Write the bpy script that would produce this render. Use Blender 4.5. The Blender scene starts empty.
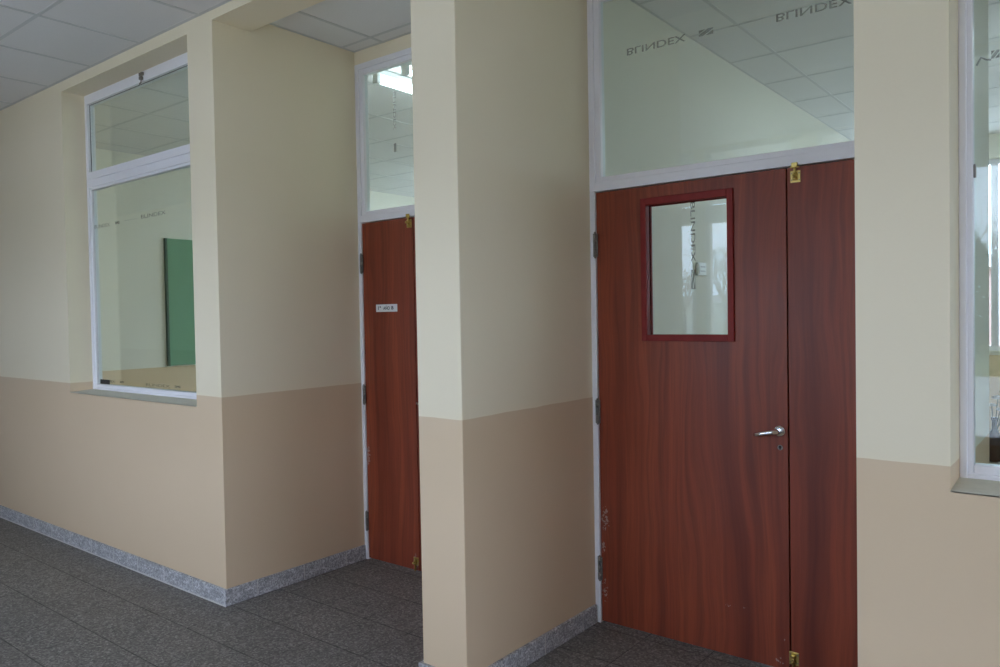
import bpy, bmesh, math, random
from mathutils import Vector, Matrix
from math import radians as R
random.seed(7)
S = bpy.context.scene
COL = S.collection

# ------------------------------------------------------------------ camera, sky, exposure
cam_d = bpy.data.cameras.new('camera')
cam = bpy.data.objects.new('camera', cam_d); COL.objects.link(cam)
YAW, PITCH, ROLL, FOC = 0.6718, -0.0237, -0.0175, 766.39
cy_, sy_ = math.cos(YAW), math.sin(YAW)
fw = Vector((-sy_*math.cos(PITCH), cy_*math.cos(PITCH), math.sin(PITCH)))
rt = Vector((cy_, sy_, 0)); up = rt.cross(fw)
rt2 = math.cos(ROLL)*rt + math.sin(ROLL)*up
up2 = -math.sin(ROLL)*rt + math.cos(ROLL)*up
M = Matrix((rt2, up2, -fw)).transposed().to_4x4()
M.translation = Vector((0.697, -2.1551, 1.4576))
cam.matrix_world = M
cam_d.sensor_width = 36.0
cam_d.lens = FOC*36.0/1000.0
cam_d.clip_start = 0.05; cam_d.clip_end = 400
S.camera = cam

world = bpy.data.worlds.new('overcast_sky'); S.world = world
world.use_nodes = True
wn = world.node_tree; wn.nodes.clear()
w_out = wn.nodes.new('ShaderNodeOutputWorld'); w_bg = wn.nodes.new('ShaderNodeBackground')
w_tc = wn.nodes.new('ShaderNodeTexCoord'); w_sep = wn.nodes.new('ShaderNodeSeparateXYZ')
w_rmp = wn.nodes.new('ShaderNodeValToRGB')
w_rmp.color_ramp.elements[0].position = 0.0; w_rmp.color_ramp.elements[0].color = (0.635, 0.755, 1.0, 1)
w_rmp.color_ramp.elements[1].position = 0.7; w_rmp.color_ramp.elements[1].color = (0.665, 0.778, 1.0, 1)
wn.links.new(w_tc.outputs['Generated'], w_sep.inputs[0])
wn.links.new(w_sep.outputs['Z'], w_rmp.inputs[0])
wn.links.new(w_rmp.outputs[0], w_bg.inputs['Color'])
w_bg.inputs['Strength'].default_value = 7.1
wn.links.new(w_bg.outputs[0], w_out.inputs['Surface'])

S.view_settings.view_transform = 'Standard'
S.view_settings.look = 'None'
S.view_settings.gamma = 1.0
S.view_settings.use_curve_mapping = False
S.view_settings.exposure = 0.0
S.cycles.max_bounces = 12; S.cycles.diffuse_bounces = 6; S.cycles.glossy_bounces = 4
S.cycles.transparent_max_bounces = 24
S.cycles.caustics_reflective = False; S.cycles.caustics_refractive = False
S.cycles.sample_clamp_indirect = 6.0

# ------------------------------------------------------------------ plan of the place (metres)
ZC = 3.014            # corridor ceiling
ZR = 3.04             # recess and classroom ceiling
ZL = 2.966            # underside of the beam over the recesses
ZD, ZDI = 1.066, 1.012  # paint line outside / inside
A0, A1 = -2.829, -1.4355   # first recess
B0, B1 = -1.2055, 0.176    # second recess
RY = 0.935            # door plane
CK = 0.186            # thickness of the recess cheeks
WT, WB = 2.95, 1.006  # window head / sill
W0, W1 = -4.600, -3.066    # left window opening
V0, V1 = 0.392, 1.93       # right window opening
FY = 6.2              # far classroom wall
XL = -6.5             # left wall of the first classroom
OY = -2.9             # corridor wall with the big windows
SKH = 0.086
FT = .205              # thickness of the corridor wall

# ------------------------------------------------------------------ materials
def new_mat(name):
    m = bpy.data.materials.new(name); m.use_nodes = True
    nt = m.node_tree; nt.nodes.clear()
    o = nt.nodes.new('ShaderNodeOutputMaterial'); b = nt.nodes.new('ShaderNodeBsdfPrincipled')
    nt.links.new(b.outputs[0], o.inputs[0])
    return m, nt, b, o
def N(nt, t, **kw):
    n = nt.nodes.new(t)
    for k, v in kw.items():
        if k.startswith('i_'):
            key = k[2:]
            n.inputs[int(key) if key.isdigit() else key].default_value = v
        else: setattr(n, k, v)
    return n
def math_n(nt, op, a, b=None, clamp=False):
    n = N(nt, 'ShaderNodeMath', operation=op); n.use_clamp = clamp
    for i, x in enumerate((a, b)):
        if x is None: continue
        if hasattr(x, 'is_linked') or hasattr(x, 'links'): nt.links.new(x, n.inputs[i])
        else: n.inputs[i].default_value = x
    return n.outputs[0]
def mix(nt, fac, a, b, blend='MIX'):
    n = N(nt, 'ShaderNodeMix', data_type='RGBA', blend_type=blend)
    for i, x in ((0, fac), (6, a), (7, b)):
        if hasattr(x, 'links'): nt.links.new(x, n.inputs[i])
        else: n.inputs[i].default_value = x if i == 0 else (*x, 1) if len(x) == 3 else x
    return n.outputs[2]
def pos(nt): return nt.nodes.new('ShaderNodeNewGeometry').outputs['Position']
def scaled(nt, vec, s):
    n = N(nt, 'ShaderNodeMapping'); n.inputs['Scale'].default_value = s
    nt.links.new(vec, n.inputs['Vector']); return n.outputs[0]
def noise(nt, vec, scale, detail=3, rough=0.5, out='Fac'):
    n = N(nt, 'ShaderNodeTexNoise', i_Scale=scale, i_Detail=detail, i_Roughness=rough)
    nt.links.new(vec, n.inputs['Vector']); return n.outputs[out]
def ramp(nt, fac, stops):
    n = N(nt, 'ShaderNodeValToRGB'); cr = n.color_ramp
    while len(cr.elements) < len(stops): cr.elements.new(0.5)
    for e, (p, c) in zip(cr.elements, stops):
        e.position = p; e.color = (*c, 1) if len(c) == 3 else c
    nt.links.new(fac, n.inputs[0]); return n.outputs[0]
def bump(nt, b, h, strength, dist=0.01):
    n = N(nt, 'ShaderNodeBump', i_Strength=strength, i_Distance=dist)
    nt.links.new(h, n.inputs['Height']); nt.links.new(n.outputs[0], b.inputs['Normal'])

def plain(name, color, rough=0.5, metal=0.0, spec=0.5, var=0.0, vscale=30):
    m, nt, b, o = new_mat(name)
    b.inputs['Roughness'].default_value = rough; b.inputs['Metallic'].default_value = metal
    b.inputs['Specular IOR Level'].default_value = spec
    if var:
        f = noise(nt, pos(nt), vscale, 4)
        c = mix(nt, f, tuple(x*(1-var) for x in color), tuple(min(1, x*(1+var)) for x in color))
        nt.links.new(c, b.inputs['Base Color'])
    else: b.inputs['Base Color'].default_value = (*color, 1)
    return m

def paint(name, zd, top=((0.785, 0.690, 0.51), (0.815, 0.720, 0.54))):
    """cream emulsion above, tan satin dado below a hand-cut line"""
    m, nt, b, o = new_mat(name)
    p = pos(nt); sp = N(nt, 'ShaderNodeSeparateXYZ'); nt.links.new(p, sp.inputs[0])
    wob = math_n(nt, 'MULTIPLY', math_n(nt, 'SUBTRACT', noise(nt, p, 9, 3), 0.5), 0.006)
    z = math_n(nt, 'ADD', sp.outputs['Z'], wob)
    f = math_n(nt, 'GREATER_THAN', z, zd)
    n1 = noise(nt, p, 2.2, 4)
    up_c = mix(nt, n1, *top)
    lo_c = mix(nt, n1, (0.655, 0.50, 0.335), (0.685, 0.525, 0.355))
    nt.links.new(mix(nt, f, lo_c, up_c), b.inputs['Base Color'])
    b.inputs['Roughness'].default_value = 0.62
    b.inputs['Specular IOR Level'].default_value = 0.3
    h = math_n(nt, 'ADD', noise(nt, p, 5, 3), math_n(nt, 'MULTIPLY', noise(nt, p, 120, 2), 0.15))
    bump(nt, b, h, 0.25, 0.006)
    return m

def grid_mask(nt, coord, period, offset, half):
    """1 within half of a seam at offset + k*period"""
    a = math_n(nt, 'DIVIDE', math_n(nt, 'SUBTRACT', coord, offset), period)
    fr = math_n(nt, 'FRACT', math_n(nt, 'ADD', a, 0.5))
    d = math_n(nt, 'ABSOLUTE', math_n(nt, 'SUBTRACT', fr, 0.5))
    return math_n(nt, 'LESS_THAN', math_n(nt, 'MULTIPLY', d, period), half)

def floor_mat():
    m, nt, b, o = new_mat('terrazzo_tiles')
    p = pos(nt); sp = N(nt, 'ShaderNodeSeparateXYZ'); nt.links.new(p, sp.inputs[0])
    gx = grid_mask(nt, sp.outputs['X'], 0.30, -2.43, 0.0022)
    gy = grid_mask(nt, sp.outputs['Y'], 0.29, -0.275, 0.0032)
    joint = math_n(nt, 'MAXIMUM', math_n(nt, 'MULTIPLY', gx, 0.95), gy)
    v = N(nt, 'ShaderNodeTexVoronoi', i_Scale=130.0); nt.links.new(p, v.inputs['Vector'])
    chips = N(nt, 'ShaderNodeSeparateColor'); nt.links.new(v.outputs['Color'], chips.inputs[0])
    base = ramp(nt, chips.outputs[0], [(0.0, (0.075, 0.070, 0.067)), (0.45, (0.165, 0.155, 0.146)), (0.8, (0.255, 0.24, 0.225)), (1.0, (0.40, 0.385, 0.36))])
    blotch = noise(nt, p, 2.6, 4)
    base = mix(nt, math_n(nt, 'MULTIPLY', blotch, 0.4), base, (0.19, 0.172, 0.158))
    fl = N(nt, 'ShaderNodeVectorMath', operation='FLOOR')
    off = N(nt, 'ShaderNodeMapping'); off.inputs['Location'].default_value = (8.1, 0.948, 0); off.inputs['Scale'].default_value = (1/0.30, 1/0.29, 0)
    nt.links.new(p, off.inputs['Vector']); nt.links.new(off.outputs[0], fl.inputs[0])
    wn_ = N(nt, 'ShaderNodeTexWhiteNoise', noise_dimensions='2D'); nt.links.new(fl.outputs[0], wn_.inputs['Vector'])
    base = mix(nt, math_n(nt, 'MULTIPLY', wn_.outputs['Value'], 0.22), base, (0.115, 0.108, 0.103))
    nt.links.new(mix(nt, math_n(nt, 'MULTIPLY', joint, math_n(nt, 'ADD', math_n(nt, 'MULTIPLY', noise(nt, p, 7, 3), 0.9), 0.22)), base, (0.018, 0.017, 0.016)), b.inputs['Base Color'])
    rr = math_n(nt, 'ADD', math_n(nt, 'MULTIPLY', noise(nt, p, 6, 3), 0.25), 0.42)
    nt.links.new(rr, b.inputs['Roughness'])
    b.inputs['Specular IOR Level'].default_value = 0.4
    return m

def granite_mat():
    m, nt, b, o = new_mat('granite_skirting')
    p = pos(nt)
    v = N(nt, 'ShaderNodeTexVoronoi', i_Scale=150.0); nt.links.new(p, v.inputs['Vector'])
    ch = N(nt, 'ShaderNodeSeparateColor'); nt.links.new(v.outputs['Color'], ch.inputs[0])
    c = ramp(nt, ch.outputs[0], [(0, (0.24, 0.235, 0.24)), (0.5, (0.45, 0.44, 0.45)), (1, (0.74, 0.73, 0.75))])
    pt = ramp(nt, noise(nt, scaled(nt, p, (3, 3, 9)), 5, 5, 0.65), [(0.38, (0, 0, 0)), (0.66, (1, 1, 1))])
    c = mix(nt, math_n(nt, 'MULTIPLY', pt, 0.6), c, (0.21, 0.205, 0.21))
    nt.links.new(c, b.inputs['Base Color']); b.inputs['Roughness'].default_value = 0.5
    return m

def tile_mat():
    m, nt, b, o = new_mat('ceiling_tile')
    p = pos(nt)
    n1 = noise(nt, p, 160, 3)
    nt.links.new(mix(nt, n1, (0.72, 0.705, 0.69), (0.79, 0.775, 0.76)), b.inputs['Base Color'])
    b.inputs['Roughness'].default_value = 0.9; b.inputs['Specular IOR Level'].default_value = 0.1
    bump(nt, b, n1, 0.2, 0.004)
    return m

def wood_mat(name, off, scuff=None):
    """red-brown cherry laminate with upright grain"""
    m, nt, b, o = new_mat(name)
    p = pos(nt)
    mp = N(nt, 'ShaderNodeMapping'); mp.inputs['Location'].default_value = (off, off*0.7, off*0.37)
    nt.links.new(p, mp.inputs['Vector']); q = mp.outputs[0]
    warp = noise(nt, scaled(nt, q, (2.2, 2.2, 0.5)), 1.4, 3)
    wx = N(nt, 'ShaderNodeCombineXYZ'); nt.links.new(math_n(nt, 'MULTIPLY', warp, 0.22), wx.inputs[0])
    add = N(nt, 'ShaderNodeVectorMath', operation='ADD'); nt.links.new(q, add.inputs[0]); nt.links.new(wx.outputs[0], add.inputs[1])
    broad = noise(nt, scaled(nt, add.outputs[0], (9.0, 1.0, 0.22)), 1.0, 3, 0.55)
    fine = noise(nt, scaled(nt, add.outputs[0], (70, 4, 1.6)), 1.0, 4, 0.6)
    pores = noise(nt, scaled(nt, q, (420, 20, 14)), 1.0, 2)
    c = ramp(nt, broad, [(0.28, (0.120, 0.0210, 0.0100)), (0.46, (0.240, 0.0460, 0.0200)), (0.60, (0.300, 0.0630, 0.0250)), (0.76, (0.150, 0.0270, 0.0130))])
    c = mix(nt, math_n(nt, 'MULTIPLY', math_n(nt, 'SUBTRACT', 0.62, fine, True), 1.6, True), c, (0.095, 0.0180, 0.0095))
    c = mix(nt, math_n(nt, 'MULTIPLY', math_n(nt, 'SUBTRACT', pores, 0.58, True), 1.0, True), c, (0.075, 0.016, 0.009))
    if scuff:
        sp = N(nt, 'ShaderNodeSeparateXYZ'); nt.links.new(p, sp.inputs[0])
        tot = None
        for (x, z, rx, rz, th) in scuff:
            dx = math_n(nt, 'DIVIDE', math_n(nt, 'SUBTRACT', sp.outputs['X'], x), rx)
            dz = math_n(nt, 'DIVIDE', math_n(nt, 'SUBTRACT', sp.outputs['Z'], z), rz)
            d = math_n(nt, 'ADD', math_n(nt, 'MULTIPLY', dx, dx), math_n(nt, 'MULTIPLY', dz, dz))
            inside = math_n(nt, 'SUBTRACT', 1.0, d, True)
            nz = noise(nt, p, 75, 4, 0.65)
            k = math_n(nt, 'GREATER_THAN', math_n(nt, 'MULTIPLY', nz, math_n(nt, 'MULTIPLY', math_n(nt, 'POWER', inside, 0.4), 1.0)), th)
            tot = k if tot is None else math_n(nt, 'MAXIMUM', tot, k)
        c = mix(nt, math_n(nt, 'MULTIPLY', tot, 0.62), c, (0.42, 0.36, 0.32))
    nt.links.new(c, b.inputs['Base Color'])
    nt.links.new(math_n(nt, 'ADD', math_n(nt, 'MULTIPLY', noise(nt, p, 4, 3), 0.16), 0.36), b.inputs['Roughness'])
    b.inputs['Specular IOR Level'].default_value = 0.4
    bump(nt, b, pores, 0.06, 0.001)
    return m

def glass_mat(name, tint=(0.92, 0.98, 0.96)):
    m = bpy.data.materials.new(name); m.use_nodes = True
    nt = m.node_tree; nt.nodes.clear()
    o = N(nt, 'ShaderNodeOutputMaterial'); t = N(nt, 'ShaderNodeBsdfTransparent'); g = N(nt, 'ShaderNodeBsdfGlossy')
    t.inputs['Color'].default_value = (*tint, 1); g.inputs['Roughness'].default_value = 0.01
    g.inputs['Color'].default_value = (1, 1, 1, 1)
    geo = N(nt, 'ShaderNodeNewGeometry')
    d = N(nt, 'ShaderNodeVectorMath', operation='DOT_PRODUCT')
    nt.links.new(geo.outputs['Normal'], d.inputs[0]); nt.links.new(geo.outputs['Incoming'], d.inputs[1])
    c = math_n(nt, 'ABSOLUTE', d.outputs['Value'])
    pw = math_n(nt, 'POWER', math_n(nt, 'SUBTRACT', 1.0, c, True), 5.0)
    f = math_n(nt, 'ADD', math_n(nt, 'MULTIPLY', pw, 0.96), 0.04)
    mx = N(nt, 'ShaderNodeMixShader')
    nt.links.new(f, mx.inputs[0]); nt.links.new(t.outputs[0], mx.inputs[1]); nt.links.new(g.outputs[0], mx.inputs[2])
    nt.links.new(mx.outputs[0], o.inputs[0])
    return m

def emit_mat(name, color, s):
    m = bpy.data.materials.new(name); m.use_nodes = True
    nt = m.node_tree; nt.nodes.clear()
    o = N(nt, 'ShaderNodeOutputMaterial'); e = N(nt, 'ShaderNodeEmission')
    e.inputs[0].default_value = (*color, 1); e.inputs[1].default_value = s
    nt.links.new(e.outputs[0], o.inputs[0]); return m

M_PAINT = paint('corridor_paint', ZD); M_PAINT_IN = paint('classroom_paint', ZDI, ((0.765, 0.735, 0.645), (0.795, 0.765, 0.675)))
M_FLOOR = floor_mat(); M_SKIRT = granite_mat(); M_TILE = tile_mat()
M_TBAR = plain('ceiling_rail_paint', (0.585, 0.585, 0.575), 0.55)
M_JOINT = plain('skirting_mortar', (0.62, 0.60, 0.57), 0.9)
M_ALU = plain('white_lacquered_aluminium', (0.82, 0.80, 0.83), 0.32, 0, 0.5)
M_GASKET = plain('dark_gasket', (0.10, 0.11, 0.12), 0.6)
M_STEELW = plain('white_painted_steel', (0.78, 0.76, 0.78), 0.4, 0, 0.5, 0.05, 18)
M_SILL = plain('grey_sill_render', (0.66, 0.63, 0.53), 0.8, 0, 0.2, 0.10, 40)
M_WOOD_B = wood_mat('cherry_laminate_wide_leaf', 3.1, [(-1.150, 0.50, 0.035, 0.10, 0.50), (-1.160, 0.36, 0.02, 0.05, 0.50), (-1.158, 0.15, 0.03, 0.10, 0.52), (-0.56, 0.22, 0.02, 0.012, 0.5), (-0.49, 0.225, 0.016, 0.01, 0.5), (-0.35, 0.04, 0.05, 0.03, 0.55), (-0.325, 0.13, 0.012, 0.01, 0.5)])
M_WOOD_B2 = wood_mat('cherry_laminate_narrow_leaf', 8.4)
M_WOOD_A = wood_mat('cherry_laminate_numbered_leaf', 12.7, [(-2.785, 0.63, 0.022, 0.09, 0.46), (-2.40, 0.06, 0.035, 0.06, 0.44)])
M_WOOD_A2 = wood_mat('cherry_laminate_hidden_leaf', 5.9)
M_REDTRIM = plain('red_brown_stained_beading', (0.215, 0.021, 0.018), 0.55, 0, 0.25, 0.18, 30)
M_GLASS = glass_mat('green_tinted_safety_glass')
M_CLEAR = glass_mat('clear_window_glass', (0.975, 0.985, 0.98))
M_BRASS = plain('polished_brass', (0.62, 0.47, 0.16), 0.28, 1.0, 0.5, 0.15, 60)
M_CHROME = plain('chrome', (0.80, 0.80, 0.83), 0.12, 1.0)
M_HINGE = plain('worn_steel_hinge', (0.23, 0.21, 0.19), 0.5, 0.6, 0.5, 0.5, 90)
M_BLACK = plain('black_rubber', (0.015, 0.015, 0.017), 0.5)
M_HOLE = plain('dark_keyhole', (0.01, 0.009, 0.008), 0.7)
M_PRINT = plain('grey_etched_print', (0.12, 0.135, 0.125), 0.7)
_nt = M_PRINT.node_tree; _b = [n for n in _nt.nodes if n.type == 'BSDF_PRINCIPLED'][0]; _b.inputs['Alpha'].default_value = 0.30
M_PAPER = plain('worn_white_label', (0.70, 0.70, 0.68), 0.7, 0, 0.3, 0.12, 120)
M_INK = plain('navy_ink', (0.012, 0.014, 0.035), 0.7)
M_BOARD = plain('green_chalkboard', (0.17, 0.33, 0.205), 0.6, 0, 0.3, 0.08, 6)
M_BOARD_E = plain('dark_green_board_edge', (0.03, 0.07, 0.045), 0.6)
M_SOCKET = plain('ivory_plastic', (0.86, 0.86, 0.84), 0.4)
M_TUBE = emit_mat('lit_fluorescent_tube', (0.80, 0.93, 1.0), 20.0)
M_HOUSING = plain('white_luminaire_steel', (0.78, 0.79, 0.80), 0.4)
M_BOTTLE = plain('brown_bottle_glass', (0.035, 0.015, 0.010), 0.15)
M_PETAL = plain('pale_petals', (0.72, 0.68, 0.62), 0.7, 0, 0.3, 0.15, 200)
M_STEM = plain('dry_green_stem', (0.09, 0.11, 0.04), 0.7)
M_DESK = plain('pale_grey_laminate', (0.55, 0.53, 0.50), 0.35, 0, 0.5, 0.06, 20)
M_DESKLEG = plain('dark_steel_legs', (0.06, 0.06, 0.065), 0.45, 0.5)
M_GRASS = plain('winter_grass', (0.19, 0.20, 0.10), 0.95, 0, 0.1, 0.35, 1.6)
M_BARK = plain('bare_grey_bark', (0.16, 0.145, 0.13), 0.9, 0, 0.1, 0.25, 12)
M_LEAF = plain('evergreen_leaf', (0.06, 0.085, 0.04), 0.8, 0, 0.2, 0.3, 3)
M_HOUSE = plain('pale_render', (0.62, 0.62, 0.58), 0.9, 0, 0.1, 0.05, 2)
M_BRICK = plain('pink_brick', (0.50, 0.33, 0.31), 0.9, 0, 0.1, 0.12, 8)
M_ROOF = plain('grey_roof_sheet', (0.36, 0.34, 0.33), 0.8)
M_DARKWIN = plain('dark_house_window', (0.05, 0.06, 0.07), 0.2)
M_OUTCONC = plain('outer_concrete', (0.58, 0.57, 0.55), 0.9, 0, 0.1, 0.06, 0.8)

# ------------------------------------------------------------------ mesh helpers
class MB:
    def __init__(s): s.bm = bmesh.new()
    def box(s, x0, y0, z0, x1, y1, z1):
        x0, x1 = sorted((x0, x1)); y0, y1 = sorted((y0, y1)); z0, z1 = sorted((z0, z1))
        r = bmesh.ops.create_cube(s.bm, size=1.0)
        for v in r['verts']:
            v.co = Vector((x0+(v.co.x+.5)*(x1-x0), y0+(v.co.y+.5)*(y1-y0), z0+(v.co.z+.5)*(z1-z0)))
        return s
    def tube(s, pts, rads, n=12, cap=True):
        pts = [Vector(p) for p in pts]
        if not isinstance(rads, (list, tuple)): rads = [rads]*len(pts)
        rings = []
        for i, p in enumerate(pts):
            t = (pts[min(i+1, len(pts)-1)]-pts[max(i-1, 0)]).normalized()
            a = t.cross(Vector((0, 0, 1)))
            if a.length < 1e-3: a = t.cross(Vector((1, 0, 0)))
            a.normalize(); b_ = t.cross(a).normalized()
            rings.append([s.bm.verts.new(p+rads[i]*(math.cos(2*math.pi*k/n)*a+math.sin(2*math.pi*k/n)*b_)) for k in range(n)])
        for r0, r1 in zip(rings, rings[1:]):
            for k in range(n):
                s.bm.faces.new((r0[k], r0[(k+1) % n], r1[(k+1) % n], r1[k])).smooth = True
        if cap:
            s.bm.faces.new(rings[0][::-1]); s.bm.faces.new(rings[-1])
        return s
    def lathe(s, base, prof, n=20):
        base = Vector(base)
        return s.tube([base+Vector((0, 0, z)) for r, z in prof], [max(r, 1e-4) for r, z in prof], n)
    def prism(s, pts2, y0, y1):
        """outline in x,z between two depths"""
        a = [s.bm.verts.new((x, y0, z)) for x, z in pts2]; b_ = [s.bm.verts.new((x, y1, z)) for x, z in pts2]
        s.bm.faces.new(a); s.bm.faces.new(b_[::-1]); n = len(a)
        for i in range(n): s.bm.faces.new((a[i], b_[i], b_[(i+1) % n], a[(i+1) % n]))
        return s
    def ball(s, c, r, sub=2, sc=(1, 1, 1)):
        q = bmesh.ops.create_icosphere(s.bm, subdivisions=sub, radius=r)
        for v in q['verts']: v.co = Vector((v.co.x*sc[0], v.co.y*sc[1], v.co.z*sc[2]))+Vector(c)
        for f in s.bm.faces:
            if f.verts[0] in q['verts']: f.smooth = True
        return s
    def frame(s, x0, x1, z0, z1, w, y0, y1):
        wl, wr, wb, wt = w if isinstance(w, tuple) else (w, w, w, w)
        s.box(x0, y0, z0, x0+wl, y1, z1); s.box(x1-wr, y0, z0, x1, y1, z1)
        s.box(x0+wl, y0, z0, x1-wr, y1, z0+wb); s.box(x0+wl, y0, z1-wt, x1-wr, y1, z1)
        return s
    def build(s, name, mat, parent=None, bevel=0, seg=2):
        bmesh.ops.recalc_face_normals(s.bm, faces=s.bm.faces[:])
        w = world_loc(parent)
        if w.length: bmesh.ops.translate(s.bm, verts=s.bm.verts[:], vec=-w)
        me = bpy.data.meshes.new(name); s.bm.to_mesh(me); s.bm.free()
        me.materials.append(mat)
        o = bpy.data.objects.new(name, me); COL.objects.link(o)
        if parent is not None: o.parent = parent
        if bevel:
            b = o.modifiers.new('edge', 'BEVEL'); b.width = bevel; b.segments = seg; b.limit_method = 'ANGLE'
        return o
def world_loc(o):
    v = Vector((0, 0, 0))
    while o is not None: v += o.location; o = o.parent
    return v
def tag(o, label=None, cat=None, group=None, kind=None):
    if label: o['label'] = label
    if cat: o['category'] = cat
    if group: o['group'] = group
    if kind: o['kind'] = kind
    return o
def struct(o, label, cat): return tag(o, label, cat, kind='structure')
def empty(name, loc):
    o = bpy.data.objects.new(name, None); o.empty_display_size = 0.1
    o.location = loc; COL.objects.link(o); return o
def lettering(name, text, x0, x1, zc, y, h, parent, mat=None, upside=False, back=False, rot=None, bold=0.0):
    """flat printed characters fitted into x0..x1 around height zc on the plane y (rot: column x=x0, running z from x1[0] to x1[1])"""
    cu = bpy.data.curves.new(name, 'FONT'); cu.body = text; cu.size = 1.0; cu.extrude = 0.0; cu.offset = bold
    tmp = bpy.data.objects.new('tmp_text', cu); COL.objects.link(tmp)
    dg = bpy.context.evaluated_depsgraph_get()
    me = bpy.data.meshes.new_from_object(tmp.evaluated_get(dg))
    bpy.data.objects.remove(tmp); bpy.data.curves.remove(cu)
    xs = [v.co.x for v in me.vertices]; ys = [v.co.y for v in me.vertices]
    a, b, c, d = min(xs), max(xs), min(ys), max(ys)
    w = world_loc(parent)
    for v in me.vertices:
        u = (v.co.x-a)/(b-a); t = (v.co.y-c)/(d-c)-0.5
        if upside: t = -t
        if rot is None: p_ = Vector((x0+u*(x1-x0), y, zc+t*h))
        else: p_ = Vector((x0+t*h, y, rot[0]+u*(rot[1]-rot[0])))
        v.co = p_-w
    me.name = name; me.materials.clear(); me.materials.append(mat or M_PRINT)
    o = bpy.data.objects.new(name, me); COL.objects.link(o); o.parent = parent
    so = o.modifiers.new('thick', 'SOLIDIFY'); so.thickness = 0.0004; so.offset = 0
    return o
def safety_mark(x0, x1, z0, z1, y, parent, name='etched_mark'):
    """small square stamp cut by a slanting bar"""
    m = MB(); dx, dz = x1-x0, z1-z0
    m.prism([(x0, z0), (x0+dx*.30, z0), (x1, z1-dz*.18), (x1, z1), (x0+dx*.62, z1), (x0, z0+dz*.30)], y-.0002, y+.0002)
    m.prism([(x0+dx*.45, z0), (x1, z0), (x1, z1-dz*.36)], y-.0002, y+.0002)
    m.prism([(x0, z1), (x0+dx*.48, z1), (x0, z0+dz*.46)], y-.0002, y+.0002)
    return m.build(name, M_PRINT, parent)
def dots(x0, x1, z, y, n, parent):
    m = MB()
    for i in range(n):
        x = x0+(x1-x0)*i/(n-1); m.box(x, y-.0002, z-.0012, x+(x1-x0)/n*.45, y+.0002, z+.0012)
    return m.build('etched_dashes', M_PRINT, parent)

# ------------------------------------------------------------------ the shell
struct(MB().box(-22, OY-.25, -.12, 6.2, FY+.25, 0).build('floor', M_FLOOR),
       'dark grey speckled terrazzo tile floor of the corridor and door recesses', 'floor')

M_FLOOR_IN = plain('classroom_floor_tile', (0.46, 0.44, 0.41), 0.4, 0, 0.5, 0.08, 30)  # unseen classroom floors, made pale to bounce light into the rooms
struct(MB().box(XL, FT, -.01, A0-CK, FY, .004).box(A0-CK, RY+.06, -.01, A1, FY, .004).build('floor_classroom', M_FLOOR_IN), 'pale tile floor of the first classroom', 'floor')
struct(MB().box(B0, RY+.095, -.01, B1+CK, FY, .004).box(B1+CK, FT, -.01, 3.4, FY, .004).build('floor_schoolroom', M_FLOOR_IN), 'pale tile floor of the second classroom', 'floor')
m = MB()
m.box(-22, 0, 0, W0, FT, ZR+.2).box(W0, 0, 0, W1, FT, WB).box(W0, 0, WT, W1, FT, ZR+.2)
m.box(W1, 0, 0, A0, FT, ZR+.2).box(A0-CK, FT, 0, A0, RY+.06, ZR+.2)
struct(m.build('wall_left', M_PAINT), 'cream over tan painted wall left of the numbered door recess, with a window hole', 'wall')
struct(MB().box(A1, 0, 0, B0, FY, ZR+.2).build('wall_middle', M_PAINT, bevel=.004),
       'cream over tan painted pillar and partition between the two door recesses', 'wall')
m = MB()
m.box(B1, 0, 0, V0, FT, ZR+.2).box(V0, 0, 0, V1, FT, WB).box(V0, 0, WT, V1, FT, ZR+.2).box(V1, 0, 0, 6.2, FT, ZR+.2)
m.box(B1, FT, 0, B1+CK, RY+.095, ZR+.2)
wr = struct(m.build('wall_right', M_PAINT), 'cream over tan painted wall right of the wide door, holding the window at the frame edge', 'wall')
# inner paint skins of the cheek and of the partition, as seen from the classrooms
struct(MB().box(B1+CK, FT, 0, B1+CK+.004, RY+.095, ZR).build('wall_cheek', M_PAINT_IN), 'classroom side of the recess cheek seen through the far right window', 'wall')
struct(MB().box(B0, RY+.06, 0, B0+.004, FY, ZR).box(A1-.004, RY+.06, 0, A1, FY, ZR).build('wall_partition', M_PAINT_IN), 'cream classroom face of the partition seen over and through the wide door', 'wall')
# beams and lintels
struct(MB().box(A0, 0, ZL, A1, .22, ZR+.2).build('trim_1', M_PAINT), 'cream beam over the numbered door recess', 'beam')
struct(MB().box(B0, 0, ZL, B1, .22, ZR+.2).build('trim_2', M_PAINT), 'cream beam over the wide door recess', 'beam')
struct(MB().box(A0, RY-.005, 2.962, A1, RY+.06, ZR+.2).build('trim_3', M_PAINT), 'cream lintel strip over the transom of the numbered door', 'lintel')
struct(MB().box(B0, RY-.005, 2.962, B1, RY+.06, ZR+.2).build('trim_4', M_PAINT), 'cream lintel strip over the transom of the wide door', 'lintel')
# classroom outer walls
struct(MB().box(XL-.2, FT, 0, XL, FY+.2, ZR+.2).build('wall_classroom_left', M_PAINT_IN), 'cream over tan end wall of the first classroom behind the chalkboard', 'wall')
struct(MB().box(3.4, FT, 0, 3.6, FY+.2, ZR+.2).build('wall_classroom_right', M_PAINT_IN), 'cream over tan end wall of the second classroom', 'wall')
FARW = [(-6.3, -4.1), (-3.9, -1.7), (-1.10, .84), (2.2, 3.3)]  # first two are unseen windows added to daylight the first classroom
FZ0, FZ1 = 1.05, 2.82
m = MB(); xs = [XL-.2]+[v for w in FARW for v in w]+[3.6]
for i in range(0, len(xs), 2): m.box(xs[i], FY, 0, xs[i+1], FY+.2, ZR+.2)
for a, b in FARW: m.box(a, FY, 0, b, FY+.2, FZ0); m.box(a, FY, FZ1, b, FY+.2, ZR+.2)
struct(m.build('wall_far', M_PAINT_IN), 'cream over tan outside wall at the back of the classrooms', 'wall')
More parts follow.
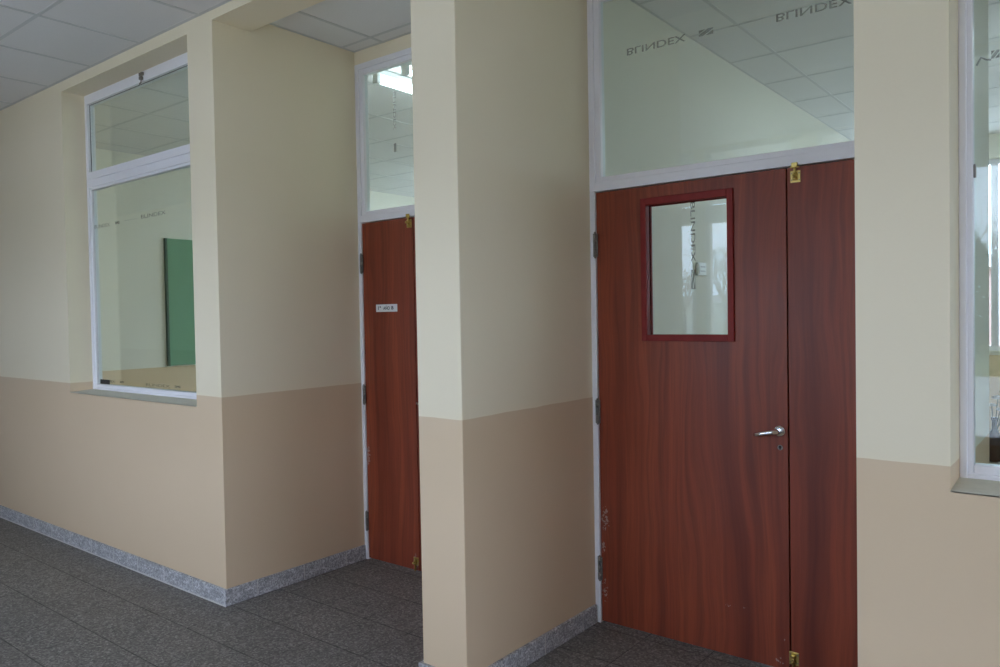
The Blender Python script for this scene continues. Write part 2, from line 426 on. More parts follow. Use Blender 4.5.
struct(MB().box(-22.2, OY-1.7, 3.06, 6.2, OY-.1, 3.20).box(-22.2, OY-1.7, 2.72, 6.2, OY-1.55, 3.06).build('trim_8', M_OUTCONC), 'concrete roof overhang outside the corridor windows', 'eave')  # unseen overhang and fascia, shaped to dim sky light and its reflection
# corridor outside wall with its row of tall windows
OPW = [(-14.2, -13.46), (-13.2, -12.46), (-5.15, -4.42), (-4.12, -3.385), (-3.21, -2.461), (-2.288, -1.553), (-1.256, -.52), (-.347, .39), (2.63, 3.36), (3.54, 4.28), (4.58, 5.32)]  # first two and last two are unseen windows added for more daylight
OPW = [(a-.04, b+.04) for a, b in OPW]
OZ0, OZ1, OT0, OT1 = .63, 3.00, 2.30, 2.465
m = MB(); xs = [-22.2]+[v for w in OPW for v in w]+[6.2]
for i in range(0, len(xs), 2): m.box(xs[i], OY-.1, 0, xs[i+1], OY, ZR+.2)
for a, b in OPW: m.box(a, OY-.1, 0, b, OY, OZ0); m.box(a, OY-.1, OZ1, b, OY, ZR+.2)
struct(m.build('wall_back', M_PAINT), 'cream over tan corridor wall opposite the doors, with a row of tall windows', 'wall')
struct(MB().box(-22.2, OY-.2, 0, -22, .3, ZR+.2).build('wall_corridor_end', M_PAINT), 'cream over tan far left end wall of the corridor', 'wall')
EY0, EY1, EZ0, EZ1 = -2.80, -.12, .15, 2.95  # opening for the added end window
struct(MB().box(6.0, OY-.2, 0, 6.2, EY0, ZR+.2).box(6.0, EY1, 0, 6.2, .3, ZR+.2).box(6.0, EY0, 0, 6.2, EY1, EZ0).box(6.0, EY0, EZ1, 6.2, EY1, ZR+.2).build('wall_corridor_near', M_PAINT), 'cream over tan right end wall of the corridor', 'wall')

# ceilings: mineral tiles lying in a rail grid
def ceiling(name, rects, z, x_off, y_off, label, p=.61):
    s = MB(); g = MB(); w = .0095; t = .0025
    for (x0, x1, y0, y1) in rects:
        s.box(x0, y0, z, x1, y1, z+.2)
        k = math.ceil((x0-x_off)/p)
        while x_off+k*p < x1:
            x = x_off+k*p
            if x0+.03 < x < x1-.03: g.box(x-w, y0, z-t, x+w, y1, z)
            k += 1
        k = math.ceil((y0-y_off)/p)
        while y_off+k*p < y1:
            y = y_off+k*p
            if y0+.03 < y < y1-.03: g.box(x0, y-w, z-t+.0006, x1, y+w, z)
            k += 1
        for e in ((x0, y0, x0+.018, y1), (x1-.018, y0, x1, y1), (x0, y0, x1, y0+.018), (x0, y1-.018, x1, y1)):
            g.box(e[0], e[1], z-t+.001, e[2], e[3], z)
    o = struct(s.build(name, M_TILE), label, 'ceiling')
    g.build('ceiling_rail', M_TBAR, o)
    return o
ceiling('ceiling_corridor', [(-22, 6.0, OY, 0)], ZC, -2.931, -.532, 'grey tiled suspended ceiling of the corridor')
ceiling('ceiling_recess', [(A0, A1, .22, RY-.005)], ZR, -2.573, .826, 'small tiled ceiling inside the numbered door recess')
ceiling('ceiling_alcove', [(B0, B1, .22, RY-.005)], ZR, -.95, .826, 'small tiled ceiling inside the wide door recess')
ceiling('ceiling_classroom', [(XL, A0-CK, FT, FY), (A0-CK, A1, RY+.06, FY)], ZR, -5.03, .80, 'tiled ceiling of the first classroom seen through its window and transom')
ceiling('ceiling_schoolroom', [(B0, B1+CK, RY+.095, FY), (B1+CK, 3.4, FT, FY)], ZR, -.912, .802, 'tiled ceiling of the second classroom seen over the wide door')

# granite skirting
def skirting(name, runs, label, mat=M_SKIRT):
    """runs: (x0,y0,x1,y1, axis, joint offset)"""
    m = MB(); j = MB(); t = .014
    for (x0, y0, x1, y1, ax, off) in runs:
        m.box(x0, y0, 0, x1, y1, SKH)
        lo, hi = (x0, x1) if ax == 'x' else (y0, y1)
        if ax == 'x': j.box(x0, y0-.0035, 0, x1, y0, .006)
        k = math.ceil((lo-off)/.30)
        while off+k*.30 < hi-.01:
            c = off+k*.30
            if c > lo+.02:
                if ax == 'x': j.box(c-.002, y0-.0006, 0, c+.002, y1+.0006, SKH-.0005)
                else: j.box(x0-.0006, c-.002, 0, x1+.0006, c+.002, SKH-.0005)
            k += 1
    o = struct(m.build(name, mat, bevel=.0025), label, 'skirting')
    j.build('mortar_joint', M_JOINT, o)
    return o
SK = .014
skirting('baseboard_left', [(-22, -SK, A0+SK, 0, 'x', -2.83), (A0, 0, A0+SK, RY-.012, 'y', .172)], 'grey granite skirting along the wall under the left window and into its recess')
skirting('baseboard_middle', [(A1-SK, -SK, B0+SK, 0, 'x', -1.7), (A1-SK, 0, A1, RY-.012, 'y', .172), (B0, 0, B0+SK, RY-.012, 'y', .195)], 'grey granite skirting around the pillar between the doors')
skirting('baseboard_right', [(B1-SK, -SK, 6.0, 0, 'x', .2), (B1-SK, 0, B1, RY-.012, 'y', .2)], 'grey granite skirting under the far right window')

# ------------------------------------------------------------------ corridor windows
def corridor_window(name, x0, x1, label, hang, sw=(.026, .046, .020, .056)):
    """white two-light window: tilting top sash over a fixed lower pane"""
    y0 = .14
    r = struct(empty(name, ((x0+x1)/2, y0, WB)), label, 'window')
    f = MB().frame(x0, x1, WB, WT, (sw[0], sw[0], .022, .022), y0, y0+.055)
    f.box(x0+sw[0], y0, 2.345, x1-sw[0], y0+.055, 2.398)
    f.build('window_frame', M_ALU, r, .003)
    # fixed lower pane in its bead
    MB().frame(x0+sw[0]-.002, x1-sw[0]+.002, WB+.020, 2.347, (sw[1]-sw[0]+.002, sw[1]-sw[0]+.002, .024, .018), y0+.008, y0+.046).build('glazing_bead', M_ALU, r, .003)
    p = MB().box(x0+sw[1]-.002, y0+.022, WB+.042, x1-sw[1]+.002, y0+.028, 2.331).build('glass_pane', M_GLASS, r)
    MB().frame(x0+sw[1]-.004, x1-sw[1]+.004, WB+.040, 2.333, .004, y0+.019, y0+.0215).build('gasket', M_GASKET, r)
    # tilting top sash
    sa = MB().frame(x0+sw[0]+.002, x1-sw[0]-.002, 2.392, WT-.025, (sw[3]-sw[0]-.004, sw[3]-sw[0]-.004, .048, .043), y0-.010, y0+.040).build('top_sash', M_ALU, r, .003)
    MB().box(x0+sw[3]-.004, y0+.012, 2.436, x1-sw[3]+.004, y0+.018, WT-.064).build('sash_pane', M_GLASS, sa)
    MB().frame(x0+sw[3]-.003, x1-sw[3]+.003, 2.438, WT-.066, .004, y0+.009, y0+.0115).build('sash_gasket', M_GASKET, sa)
    xl = x0+hang
    l = MB().box(xl-.020, y0-.022, WT-.034, xl+.020, y0-.010, WT-.016).box(xl-.012, y0-.026, WT-.058, xl+.012, y0-.010, WT-.040)
    l.tube([(xl+.010, y0-.022, WT-.050), (xl+.014, y0-.026, WT-.078), (xl-.004, y0-.026, WT-.084)], .004, 8).build('sash_latch', M_HINGE, r)
    # sloping rendered sill
    sl = MB(); bm = sl.bm
    vs = [bm.verts.new(c) for c in ((x0, 0, WB-.003), (x1, 0, WB-.003), (x1, 0, WB+.0015), (x0, 0, WB+.0015), (x0, y0+.01, WB+.010), (x1, y0+.01, WB+.010), (x1, y0+.01, WB-.003), (x0, y0+.01, WB-.003))]
    for q in ((0, 1, 2, 3), (3, 2, 5, 4), (4, 5, 6, 7), (7, 6, 1, 0), (0, 3, 4, 7), (1, 6, 5, 2)): bm.faces.new([vs[i] for i in q])
    sl.build('window_sill', M_SILL, r)
    return r, p
w1, p1 = corridor_window('window_1', W0, W1, 'white framed two light window in the left wall showing a green chalkboard', .80)
gy = .14+.0215
lettering('etched_lettering', 'BLINDEX', -4.550, -4.335, 2.087, gy, .022, w1)
safety_mark(-4.262, -4.205, 2.080, 2.096, gy, w1)
dots(-4.14, -3.99, 2.092, gy, 12, w1)
lettering('etched_lettering', 'BLINDEX', -3.925, -3.635, 2.096, gy, .022, w1)
lettering('etched_lettering', 'BLINDEX', -4.52, -4.33, 1.072, gy, .014, w1)
safety_mark(-4.262, -4.210, 1.068, 1.080, gy, w1)
lettering('etched_lettering', 'BLINDEX', -3.925, -3.64, 1.072, gy, .016, w1)
safety_mark(-3.585, -3.520, 1.068, 1.081, gy, w1)
MB().box(-4.520, gy-.008, 1.052, -4.395, gy-.0003, 1.082).build('glazing_block', M_BLACK, w1, .003)
w4, p4 = corridor_window('window_4', V0, V1, 'white framed two light window cut by the right edge of the photo', .80, (.018, .031, .020, .038))
safety_mark(.462, .480, 2.086, 2.106, gy, w4); safety_mark(.492, .512, 2.086, 2.106, gy, w4)
MB().tube([(.430, gy, 2.076), (.440, gy, 2.094), (.452, gy, 2.086), (.462, gy, 2.084)], .0025, 6).build('etched_stroke', M_PRINT, w4)
MB().box(.4225, gy-.005, 1.790, .4285, gy-.0003, 1.825).build('glazing_block', M_HINGE, w4, .002)

# ------------------------------------------------------------------ door surrounds and transoms
DT, TB0, TB1, TT = 2.022, 2.022, 2.088, 2.962
def transom(name, x0, x1, label):
    r = struct(empty(name, ((x0+x1)/2, RY, TB0)), label, 'transom window')
    f = MB().frame(x0, x1, TB0+.002, TT, (.030, .030, .042, .034), RY-.008, RY+.05)
    f.build('window_frame', M_ALU, r, .003)
    MB().frame(x0+.028, x1-.028, TB0+.042, TT-.032, (.030, .030, .026, .030), RY+.002, RY+.045).build('glazing_bead', M_ALU, r, .003)
    MB().box(x0+.056, RY+.018, TB1-.022, x1-.056, RY+.024, TT-.060).build('glass_pane', M_GLASS, r)
    return r
t2 = transom('window_2', A0, A1, 'narrow looking glazed transom over the numbered door with a lit tube behind')
t3 = transom('window_3', B0, B1, 'broad glazed transom over the wide door showing classroom ceiling tiles')
ty = RY+.0175
lettering('etched_lettering', 'BLINDEX', -1.012, -.728, 2.637, ty, .030, t3, upside=True, bold=.01)
safety_mark(-.668, -.604, 2.624, 2.650, ty, t3)
dots(-.53, -.40, 2.632, ty, 12, t3)
lettering('etched_lettering', 'BLINDEX', -.342, -.058, 2.620, ty, .030, t3, upside=True, bold=.01)
lettering('etched_lettering', 'BLINDEX', -2.521, 0, 0, ty, .022, t2, rot=(2.752, 2.535))
m_ = MB().box(-2.531, ty-.0002, 2.408, -2.512, ty+.0002, 2.458); m_.build('etched_mark', M_PRINT, t2)

def jambs(name, x0, x1, label):
    m = MB().box(x0, RY-.008, 0, x0+.028, RY+.05, TB0+.002).box(x1-.028, RY-.008, 0, x1, RY+.05, TB0+.002)
    o = struct(m.build(name, M_STEELW, bevel=.003), label, 'door frame')
    MB().box(x0+.026, RY+.043, 0, x0+.042, RY+.052, TB0).box(x1-.042, RY+.043, 0, x1-.026, RY+.052, TB0).box(x0+.026, RY+.043, TB0-.014, x1-.026, RY+.052, TB0+.002).build('door_stop', M_STEELW, o)
    return o
jambs('trim_5', A0, A1, 'white steel jambs either side of the numbered door')
jambs('trim_6', B0, B1, 'white steel jambs with paint stains either side of the wide door')

# ------------------------------------------------------------------ door leaves
def hinge(parent, x, zc, side):
    """barrel hinge folded over the leaf edge; side = +1 when the leaf lies to +x of the barrel"""
    h = MB()
    for k in range(3):
        z0 = zc-.054+k*.0365
        h.tube([(x, RY-.013, z0), (x, RY-.013, z0+.035)], .0075, 12)
    h.box(x-.0015, RY-.012, zc-.054, x+side*.013, RY-.0085, zc+.054).box(x+.0015, RY-.012, zc-.054, x-side*.011, RY-.0085, zc+.054)
    o = h.build('hinge', M_HINGE, parent)
    MB().lathe((x, RY-.013, zc+.0545), [(.004, 0), (.0055, .002), (.0045, .006), (.001, .008)], 10).lathe((x, RY-.013, zc-.062), [(.001, 0), (.0045, .002), (.0055, .006), (.004, .0085)], 10).build('hinge_pin', M_HINGE, o)
    return o
def barrel_bolt(parent, x, z0, z1, up):
    b = MB().box(x-.019, RY-.0025, z0, x+.019, RY+.0005, z1).build('barrel_bolt', M_BRASS, parent, .0008)
    zm = z0+.62*(z1-z0) if up else z0+.38*(z1-z0)
    g = MB()
    for za in ((z0+.008), (z1-.020)):
        g.tube([(x, RY-.009, za), (x, RY-.009, za+.012)], .0085, 14)
        g.box(x-.0085, RY-.009, za, x+.0085, RY-.002, za+.012)
    g.build('bolt_guide', M_BRASS, b)
    top = z1+.030 if up else z1-.012; bot = z0+.012 if up else z0-.030
    rod = MB().tube([(x, RY-.009, bot), (x, RY-.009, top)], .0055, 12).build('bolt_rod', M_BRASS, b)
    MB().tube([(x, RY-.010, zm), (x, RY-.022, zm)], [.004, .006], 10).ball((x, RY-.024, zm), .0075, 2).build('bolt_knob', M_BRASS, b)
    if up:
        k = MB().box(x-.011, RY-.0165, z1+.012, x+.011, RY-.0085, z1+.030); k.box(x-.017, RY-.011, z1+.010, x+.017, RY-.0085, z1+.016)
        k.build('bolt_keep', M_BRASS, b, .001)
    for sx in (-1, 1):
        for za in (z0+.006, z1-.006):
            pass
    s = MB()
    for sx in (-1, 1):
        for za in (z0+.010, z1-.010): s.tube([(x+sx*.0145, RY-.0022, za), (x+sx*.0145, RY-.0038, za)], [.003, .002], 8)
    s.build('screw', M_HINGE, b)
    return b
def lever(parent, x, z, d):
    """d = -1: lever points to -x"""
    ro = MB().tube([(x, RY+.001, z), (x, RY-.006, z), (x, RY-.010, z)], [.0225, .0225, .020], 28).build('rosette', M_CHROME, parent)
    l = MB()
    l.tube([(x, RY-.004, z), (x, RY-.034, z), (x, RY-.044, z)], [.0105, .0090, .0095], 18)
    l.tube([(x-.004*d, RY-.045, z+.001), (x+.028*d, RY-.047, z-.004), (x+.056*d, RY-.046, z-.010), (x+.082*d, RY-.043, z-.016), (x+.092*d, RY-.038, z-.018)], [.0105, .0100, .0095, .0085, .005], 16)
    l.ball((x, RY-.045, z), .0106, 2)
    l.build('lever_handle', M_CHROME, parent)
    k = MB().tube([(x, RY+.001, z-.067), (x, RY-.002, z-.067)], [.011, .0105], 20).build('keyhole_rim', M_HINGE, parent)
    MB().tube([(x, RY-.0015, z-.0645), (x, RY-.0027, z-.0645)], .0058, 14).box(x-.0026, RY-.0027, z-.075, x+.0026, RY-.0015, z-.066).build('keyhole', M_HOLE, k)
YB = RY+.041
def leaf_box(x0, x1, hole=None):
    m = MB()
    if not hole: return m.box(x0, RY, .010, x1, YB, DT-.003)
    a, b, c, d = hole
    bm = m.bm
    def ring(y): return ([bm.verts.new((x, y, z)) for x, z in ((x0, .010), (x1, .010), (x1, DT-.003), (x0, DT-.003))],
                         [bm.verts.new((x, y, z)) for x, z in ((a, c), (b, c), (b, d), (a, d))])
    o0, i0 = ring(RY); o1, i1 = ring(YB)
    for k in range(4):
        n = (k+1) % 4
        bm.faces.new((o0[k], o0[n], i0[n], i0[k])); bm.faces.new((o1[n], o1[k], i1[k], i1[n]))
        bm.faces.new((o0[n], o0[k], o1[k], o1[n])); bm.faces.new((i0[k], i0[n], i1[n], i1[k]))
    return m
def wide_leaf(name, x0, x1, mat, label, hinge_left, hx, handle_x, hz, wx0, wx1):
    c = (wx0+.020, wx1-.020, 1.352, 1.945)
    d = struct(leaf_box(x0, x1, c).build(name, mat, bevel=.0015), label, 'door')
    tr = MB().frame(wx0, wx1, 1.3315, 1.9665, (.0275, .0275, .0285, .033), RY-.011, RY+.003).build('vision_trim', M_REDTRIM, d, .003)
    MB().frame(wx0+.018, wx1-.018, 1.350, 1.947, .0095, RY-.004, RY+.022).build('inner_beading', M_REDTRIM, d, .002)
    MB().box(wx0+.022, RY+.022, 1.354, wx1-.022, RY+.028, 1.943).build('vision_pane', M_GLASS, d)
    MB().frame(wx0, wx1, 1.3315, 1.9665, (.0275, .0275, .0285, .033), YB-.003, YB+.011).build('back_trim', M_REDTRIM, d, .003)
    for z in (.262, 1.000, 1.776): hinge(d, hx, z, 1 if hinge_left else -1)
    lever(d, handle_x, hz, -1 if hinge_left else 1)
    return d
dB = wide_leaf('door_3', -1.174, -.3045, M_WOOD_B, 'wide cherry wood door leaf with a red framed window and chrome lever', True, -1.176, -.335, .975, -.9425, -.5165)
vy = RY+.0215
lettering('etched_lettering', 'BLINDEX', -.7065, 0, 0, vy, .020, dB, rot=(1.932, 1.672), bold=.012)
safety_mark(-.7165, -.6975, 1.556, 1.640, vy, dB)
dB2 = struct(leaf_box(-.2985, .1475).build('door_4', M_WOOD_B2, bevel=.0015), 'narrow cherry wood door leaf with brass bolts beside the wide windowed leaf', 'door')
barrel_bolt(dB2, -.2665, 1.958, 2.004, True); barrel_bolt(dB2, -.287, .040, .092, False)
for z in (.262, 1.0, 1.776): hinge(dB2, .1485, z, -1)
MB().box(-.3065, RY+.030, .012, -.2965, RY+.046, DT-.004).build('closing_strip', M_WOOD_B2, dB2)

dA = struct(leaf_box(-2.799, -2.3755).build('door_1', M_WOOD_A, bevel=.0015), 'narrow cherry wood door leaf carrying a small white class label', 'door')
for z in (.235, .997, 1.780): hinge(dA, -2.800, z, 1)
barrel_bolt(dA, -2.402, 1.962, 2.008, True); barrel_bolt(dA, -2.400, .040, .085, False)
MB().box(-2.3775, RY+.030, .012, -2.369, RY+.046, DT-.004).build('closing_strip', M_WOOD_A, dA)
dA2 = wide_leaf('door_2', -2.3700, -1.4655, M_WOOD_A2, 'wide cherry wood door leaf hidden behind the pillar beside the labelled leaf', False, -1.4645, -2.318, .975, -2.125, -1.700)

# class label stuck to the narrow leaf
sg = MB().box(-2.690, RY-.0012, 1.490, -2.512, RY-.0001, 1.5335).build('door_sign', M_PAPER)
tag(sg, 'small worn white class label stuck to the narrow cherry door leaf', 'sign')
lettering('sign_lettering', '1\u00ba', -2.672, -2.648, 1.5125, RY-.0014, .022, sg, M_INK, bold=.015)
lettering('sign_lettering', 'A\u00d1O', -2.628, -2.574, 1.5135, RY-.0014, .024, sg, M_INK, bold=.015)
lettering('sign_lettering', 'B', -2.560, -2.543, 1.5125, RY-.0014, .020, sg, M_INK, bold=.02)

# ------------------------------------------------------------------ inside the first classroom
cb = empty('chalkboard', (XL+.015, 2.88, 1.02))
tag(cb, 'green chalkboard on the classroom wall seen through the left window', 'chalkboard')
MB().box(XL+.001, 1.685, 1.022, XL+.030, 4.10, 2.262).build('board_panel', M_BOARD, cb, .002)
MB().box(XL+.001, 1.664, 1.020, XL+.034, 1.686, 2.264).build('board_edge', M_BOARD_E, cb, .002)
MB().box(XL+.001, 4.099, 1.020, XL+.034, 4.121, 2.264).build('board_edge', M_BOARD_E, cb, .002)
def ceiling_lamp(x0, y0, label):
    """white batten with two lit tubes running towards the back wall"""
    fl = empty('fluorescent_light', (x0, y0+.7, ZR)); tag(fl, label, 'ceiling light', 'two tube ceiling lights of the classrooms')
    MB().box(x0-.155, y0-.01, 3.004, x0-.105, y0+1.42, ZR-.003).box(x0+.105, y0-.01, 3.004, x0+.155, y0+1.42, ZR-.003).box(x0-.105, y0+1.0, 3.012, x0+.105, y0+1.15, ZR-.003).build('light_housing', M_HOUSING, fl, .003)
    for x in (x0-.13, x0+.13):
        tb = MB().tube([(x, y0+.033, 2.968), (x, y0+1.377, 2.968)], .017, 16).build('light_tube', M_TUBE, fl)
        MB().box(x-.022, y0+.005, 2.945, x+.022, y0+.034, 3.006).build('lamp_holder', M_HOUSING, tb)
        MB().box(x-.022, y0+1.376, 2.945, x+.022, y0+1.405, 3.006).build('lamp_holder', M_HOUSING, tb)
ceiling_lamp(-2.822, 1.20, 'lit two tube ceiling light seen through the transom above the labelled door')
ceiling_lamp(-2.05, 2.90, 'lit two tube ceiling light beside the partition of the first classroom')  # added lamp, unseen, brightening the first classroom behind its glass
ceiling_lamp(-4.90, 3.75, 'lit two tube ceiling light on the chalkboard side of the first classroom')  # unseen lamp added to lift the chalkboard wall
ceiling_lamp(-3.20, 4.60, 'lit two tube ceiling light at the middle of the first classroom back windows')  # extra lamp out of view, put in for classroom brightness
ceiling_lamp(.65, 2.70, 'lit two tube ceiling light over the middle of the second classroom')  # added out of sight to light the second classroom's walls
ceiling_lamp(.65, 4.60, 'lit two tube ceiling light near the back windows of the second classroom')  # another unseen lamp added for the second classroom's brightness

# ------------------------------------------------------------------ inside the second classroom
so = MB().box(B0+.0045, 2.085, 1.672, B0+.020, 2.203, 1.748).build('wall_socket', M_SOCKET, None, .003)
tag(so, 'small white electrical plate on the classroom wall seen through the door window', 'socket')
MB().box(B0+.019, 2.102, 1.681, B0+.0235, 2.186, 1.739).build('socket_face', M_SOCKET, so, .002)
s = MB()
for yy in (2.120, 2.144, 2.168):
    for zz in (1.697, 1.723): s.tube([(B0+.023, yy, zz), (B0+.0242, yy, zz)], .0045, 10)
s.build('socket_hole', M_GASKET, so)

dk = empty('school_desk', (.80, 1.95, 0))
tag(dk, 'pale grey topped school desk under the flowers behind the far right window', 'desk')
MB().box(.20, 1.68, .738, 1.40, 2.24, .760).build('desktop', M_DESK, dk, .003)
for x in (.235, 1.365):
    for y in (1.715, 2.205): MB().tube([(x, y, .0045), (x, y, .738)], .014, 12).build('leg', M_DESKLEG, dk)
MB().box(.235, 2.195, .66, 1.365, 2.215, .735).box(.225, 1.715, .69, .245, 2.205, .735).box(1.355, 1.715, .69, 1.375, 2.205, .735).build('desk_frame', M_DESKLEG, dk)
vs = empty('flower_vase', (.292, 1.925, .7605))
tag(vs, 'dark brown bottle of pale flowers standing on the school desk', 'vase')
MB().lathe((.292, 1.925, .7605), [(.026, 0), (.028, .006), (.028, .10), (.022, .125), (.011, .145), (.010, .185), (.013, .188), (.013, .198), (.009, .199)], 24).build('bottle', M_BOTTLE, vs)
for i, (dx, dy, h, r) in enumerate([(.012, .01, .285, .026), (.050, -.02, .265, .030), (-.012, .02, .250, .020), (.062, .02, .225, .026), (.030, -.01, .235, .024), (.035, .03, .31, .020)]):
    st = MB().tube([(.292, 1.925, .90), (.292+dx*.4, 1.925+dy*.4, .7605+h*.62), (.292+dx, 1.925+dy, .7605+h)], .0022, 6).build('stem', M_STEM, vs)
    f = MB(); c = Vector((.292+dx, 1.925+dy, .7605+h))
    for k in range(9):
        a = 2*math.pi*k/9; e = .5 if k % 2 else .1
        f.ball(c+Vector((math.cos(a)*r*.6, math.sin(a)*r*.6, r*.35*e)), r*.42, 1, (1, 1, .6))
    f.ball(c+Vector((0, 0, r*.2)), r*.35, 1)
    f.build('flower', M_PETAL if i != 5 else M_STEM, st)
for i, (x, y, a, lab) in enumerate([(.42, 1.86, .2, 'white sheet of paper lying on the school desk beside the bottle'), (.47, 2.10, -.35, 'white sheet of paper lying at the back of the school desk')]):
    m = MB(); ca, sa = math.cos(a), math.sin(a)
    m.box(-.105, -.148, 0, .105, .148, .0015)
    for v in m.bm.verts: v.co = Vector((x+v.co.x*ca-v.co.y*sa, y+v.co.x*sa+v.co.y*ca, .7605+v.co.z))
    tag(m.build('paper_sheet', M_PAPER), lab, 'paper')

# ------------------------------------------------------------------ outside windows
def outer_window(name, x0, x1, z0, z1, y, d, bar, label, glass=M_CLEAR):
    """d = +1 when the frame body lies towards +y"""
    r = struct(empty(name, ((x0+x1)/2, y, z0)), label, 'window')
    f = MB().frame(x0, x1, z0, z1, .045, y, y+.06*d)
    if bar: f.box(x0+.045, y, bar[0], x1-.045, y+.06*d, bar[1])
    f.build('window_frame', M_ALU, r, .003)
    ya, yb = y+.025*d, y+.031*d
    if bar:
        MB().box(x0+.04, ya, z0+.04, x1-.04, yb, bar[0]+.004).build('glass_pane', glass, r)
        MB().box(x0+.04, ya, bar[1]-.004, x1-.04, yb, z1-.04).build('glass_pane', glass, r)
    else:
        xm = (x0+x1)/2
        MB().box(xm-.03, y-.004*d, z0+.045, xm+.03, y+.056*d, z1-.045).build('meeting_stile', M_ALU, r, .002)
        MB().box(x0+.04, ya, z0+.04, x1-.04, yb, z1-.04).build('glass_pane', glass, r)
    return r
names = ['fourth', 'third', 'second', 'first']
for i, (a, b) in enumerate(OPW):
    outer_window('window_%d' % (5+i), a, b, OZ0, OZ1, OY-.015, -1, (OT0, OT1), 'tall white framed window number %s from the far end, opposite the doors' % ('one two three four five six seven eight nine ten eleven twelve thirteen fourteen fifteen sixteen'.split()[i]))
for i, (a, b) in enumerate(FARW):
    outer_window('window_%d' % (16+i), a, b, FZ0, FZ1, FY+.05, 1, None, ['white framed back window farthest left in the first classroom', 'white framed back window nearest the partition in the first classroom', 'grey looking back window seen through the far right window', 'white framed back window farthest right in the second classroom'][i])

r = struct(empty('window_20', (6.06, -1.46, EZ0)), 'broad three light window in the end wall of the corridor', 'window')  # added window, unseen, letting daylight onto the recess side walls
m = MB().box(6.06, EY0, EZ0, 6.12, EY1, EZ0+.05).box(6.06, EY0, EZ1-.05, 6.12, EY1, EZ1)
for y in (EY0, EY0+.877, EY0+1.753, EY1-.05): m.box(6.06, y, EZ0+.05, 6.12, y+.05, EZ1-.05)
m.build('window_frame', M_ALU, r, .003)
for k in range(3): MB().box(6.085, EY0+.045+k*.877, EZ0+.045, 6.091, EY0+.882+k*.877, EZ1-.045).build('glass_pane', M_CLEAR, r)

# ------------------------------------------------------------------ outdoors
struct(MB().box(-150, -150, -.62, 150, 150, -.30).build('ground', M_GRASS), 'winter grass ground around the school', 'ground')
struct(MB().box(-22.2, OY-.25, -.35, 6.3, FY+.25, -.119).build('trim_7', M_OUTCONC), 'concrete plinth under the school building', 'plinth')
struct(MB().box(-60, -20, -.45, 60, OY-.25, -.285).build('ground_forecourt', M_OUTCONC), 'pale concrete yard outside the corridor windows', 'ground')  # unseen reflector, added to throw light onto the corridor ceiling
struct(MB().box(-60, FY+.25, -.45, 60, 20, -.285).build('ground_yard', M_OUTCONC), 'pale concrete yard behind the classrooms', 'ground')  # unseen reflector, added to throw light onto the classroom ceilings
def branch(m, p, d, l, r, depth, rng):
    pts = [p]; q = p.copy(); dd = d.copy()
    for k in range(3):
        dd = (dd+Vector((rng.uniform(-.18, .18), rng.uniform(-.18, .18), rng.uniform(-.02, .14)))).normalized()
        q = q+dd*l/3; pts.append(q.copy())
    m.tube(pts, [r, r*.85, r*.72, r*.6], 6)
    if depth == 0: return
    for k in range(4 if depth > 1 else 5):
        b = pts[rng.choice((1, 2, 3, 3))]
        a = rng.uniform(0, 2*math.pi); t = rng.uniform(.45, .95)
        ax = Vector((math.cos(a), math.sin(a), 0))
        branch(m, b.copy(), (dd*math.cos(t)+ax*math.sin(t)).normalized(), l*rng.uniform(.55, .8), r*.5, depth-1, rng)
def bare_tree(x, y, h, seed, label):
    rng = random.Random(seed)
    t = empty('bare_tree', (x, y, -.3)); tag(t, label, 'tree', 'bare trees outside the corridor windows')
    base = Vector((x, y, -.3))
    MB().tube([base, base+Vector((.05, 0, h*.18)), base+Vector((0, .06, h*.36))], [h*.028, h*.022, h*.019], 10).build('trunk', M_BARK, t)
    m = MB()
    for k in range(6):
        a = 2*math.pi*k/6+rng.uniform(-.3, .3)
        branch(m, base+Vector((0, .06, h*(.30+.012*k))), Vector((math.cos(a)*.55, math.sin(a)*.55, 1)).normalized(), h*.30, h*.012, 3, rng)
    m.build('branches', M_BARK, t)
bare_tree(-19.6, -46, 6.6, 12, 'bare winter tree mirrored in the window of the wide door')
bare_tree(-22.6, -46, 5.6, 5, 'smaller bare winter tree before the pale house')
bare_tree(-4.2, -38, 6.0, 8, 'bare winter tree mirrored in the far right window')
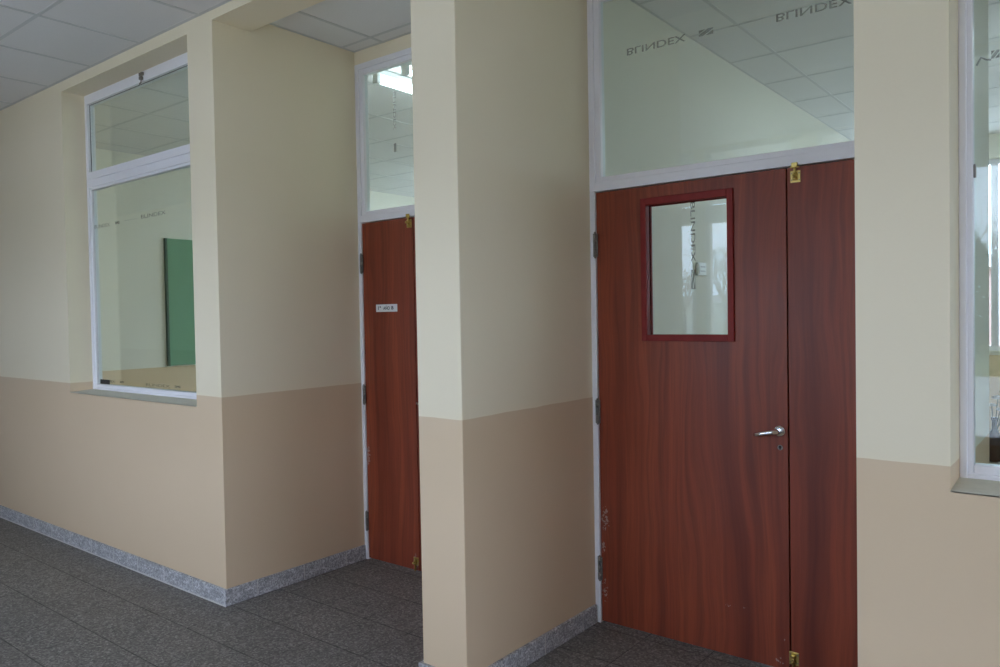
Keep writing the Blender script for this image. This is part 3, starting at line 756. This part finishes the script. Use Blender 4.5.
def evergreen(x, y, h, w, seed, label):
    rng = random.Random(seed)
    t = empty('evergreen_tree', (x, y, -.3)); tag(t, label, 'tree', 'evergreens beyond the school yard')
    MB().tube([(x, y, -.3), (x, y, h*.5)], [w*.07, w*.04], 8).build('trunk', M_BARK, t)
    m = MB(); bm = m.bm
    for k in range(2600):
        u = rng.random(); a = rng.uniform(0, 2*math.pi); zz = .1+u*(h-.1)
        rr = w*.5*(1-u**2.2)*(.55+.45*rng.random())*(1+.18*math.sin(5*a+seed))
        c = Vector((x+math.cos(a)*rr, y+math.sin(a)*rr, zz)); q = rng.uniform(.14, .30)
        d1 = Vector((rng.uniform(-1, 1), rng.uniform(-1, 1), rng.uniform(-.6, .6))).normalized(); d2 = d1.orthogonal().normalized()
        bm.faces.new([bm.verts.new(c+d1*q), bm.verts.new(c+d2*q*.5), bm.verts.new(c-d1*q), bm.verts.new(c-d2*q*.5)])
    m.build('foliage', M_LEAF, t)
evergreen(-3.4, -31, 4.0, 4.2, 2, 'dense evergreen mirrored in the far right window')
evergreen(-8.4, -36, 4.6, 3.8, 4, 'taller dense evergreen beside the one mirrored in the far right window')
evergreen(1.4, -36, 4.3, 3.6, 6, 'dense evergreen right of the bare yard trees')
def house(name, x0, x1, y0, y1, h, wall, label, side):
    r = empty(name, ((x0+x1)/2, (y0+y1)/2, -.3)); tag(r, label, 'house')
    MB().box(x0, y0, -.3, x1, y1, h).build('house_wall', wall, r)
    m = MB(); ym = (y0+y1)/2
    bm = m.bm
    a = [bm.verts.new(c) for c in ((x0-.3, y0-.4, h), (x0-.3, y1+.4, h), (x0-.3, ym, h+.7))]
    b = [bm.verts.new(c) for c in ((x1+.3, y0-.4, h), (x1+.3, y1+.4, h), (x1+.3, ym, h+.7))]
    bm.faces.new(a); bm.faces.new(b[::-1])
    for i in range(3): bm.faces.new((a[i], b[i], b[(i+1) % 3], a[(i+1) % 3]))
    m.build('roof', M_ROOF, r)
    yf = y1 if side > 0 else y0
    for k in range(2):
        xc = x0+(x1-x0)*(.3+.4*k); MB().box(xc-.5, yf-.02, .7, xc+.5, yf+.02, 1.6).build('house_window', M_DARKWIN, r)
house('house', -27, -16.5, -60, -52, 2.1, M_HOUSE, 'low pale house beyond the corridor windows, mirrored in the door glass', 1)
house('house', -7, 3, 31, 39, 2.9, M_BRICK, 'low pink house beyond the back windows of the second classroom', -1)
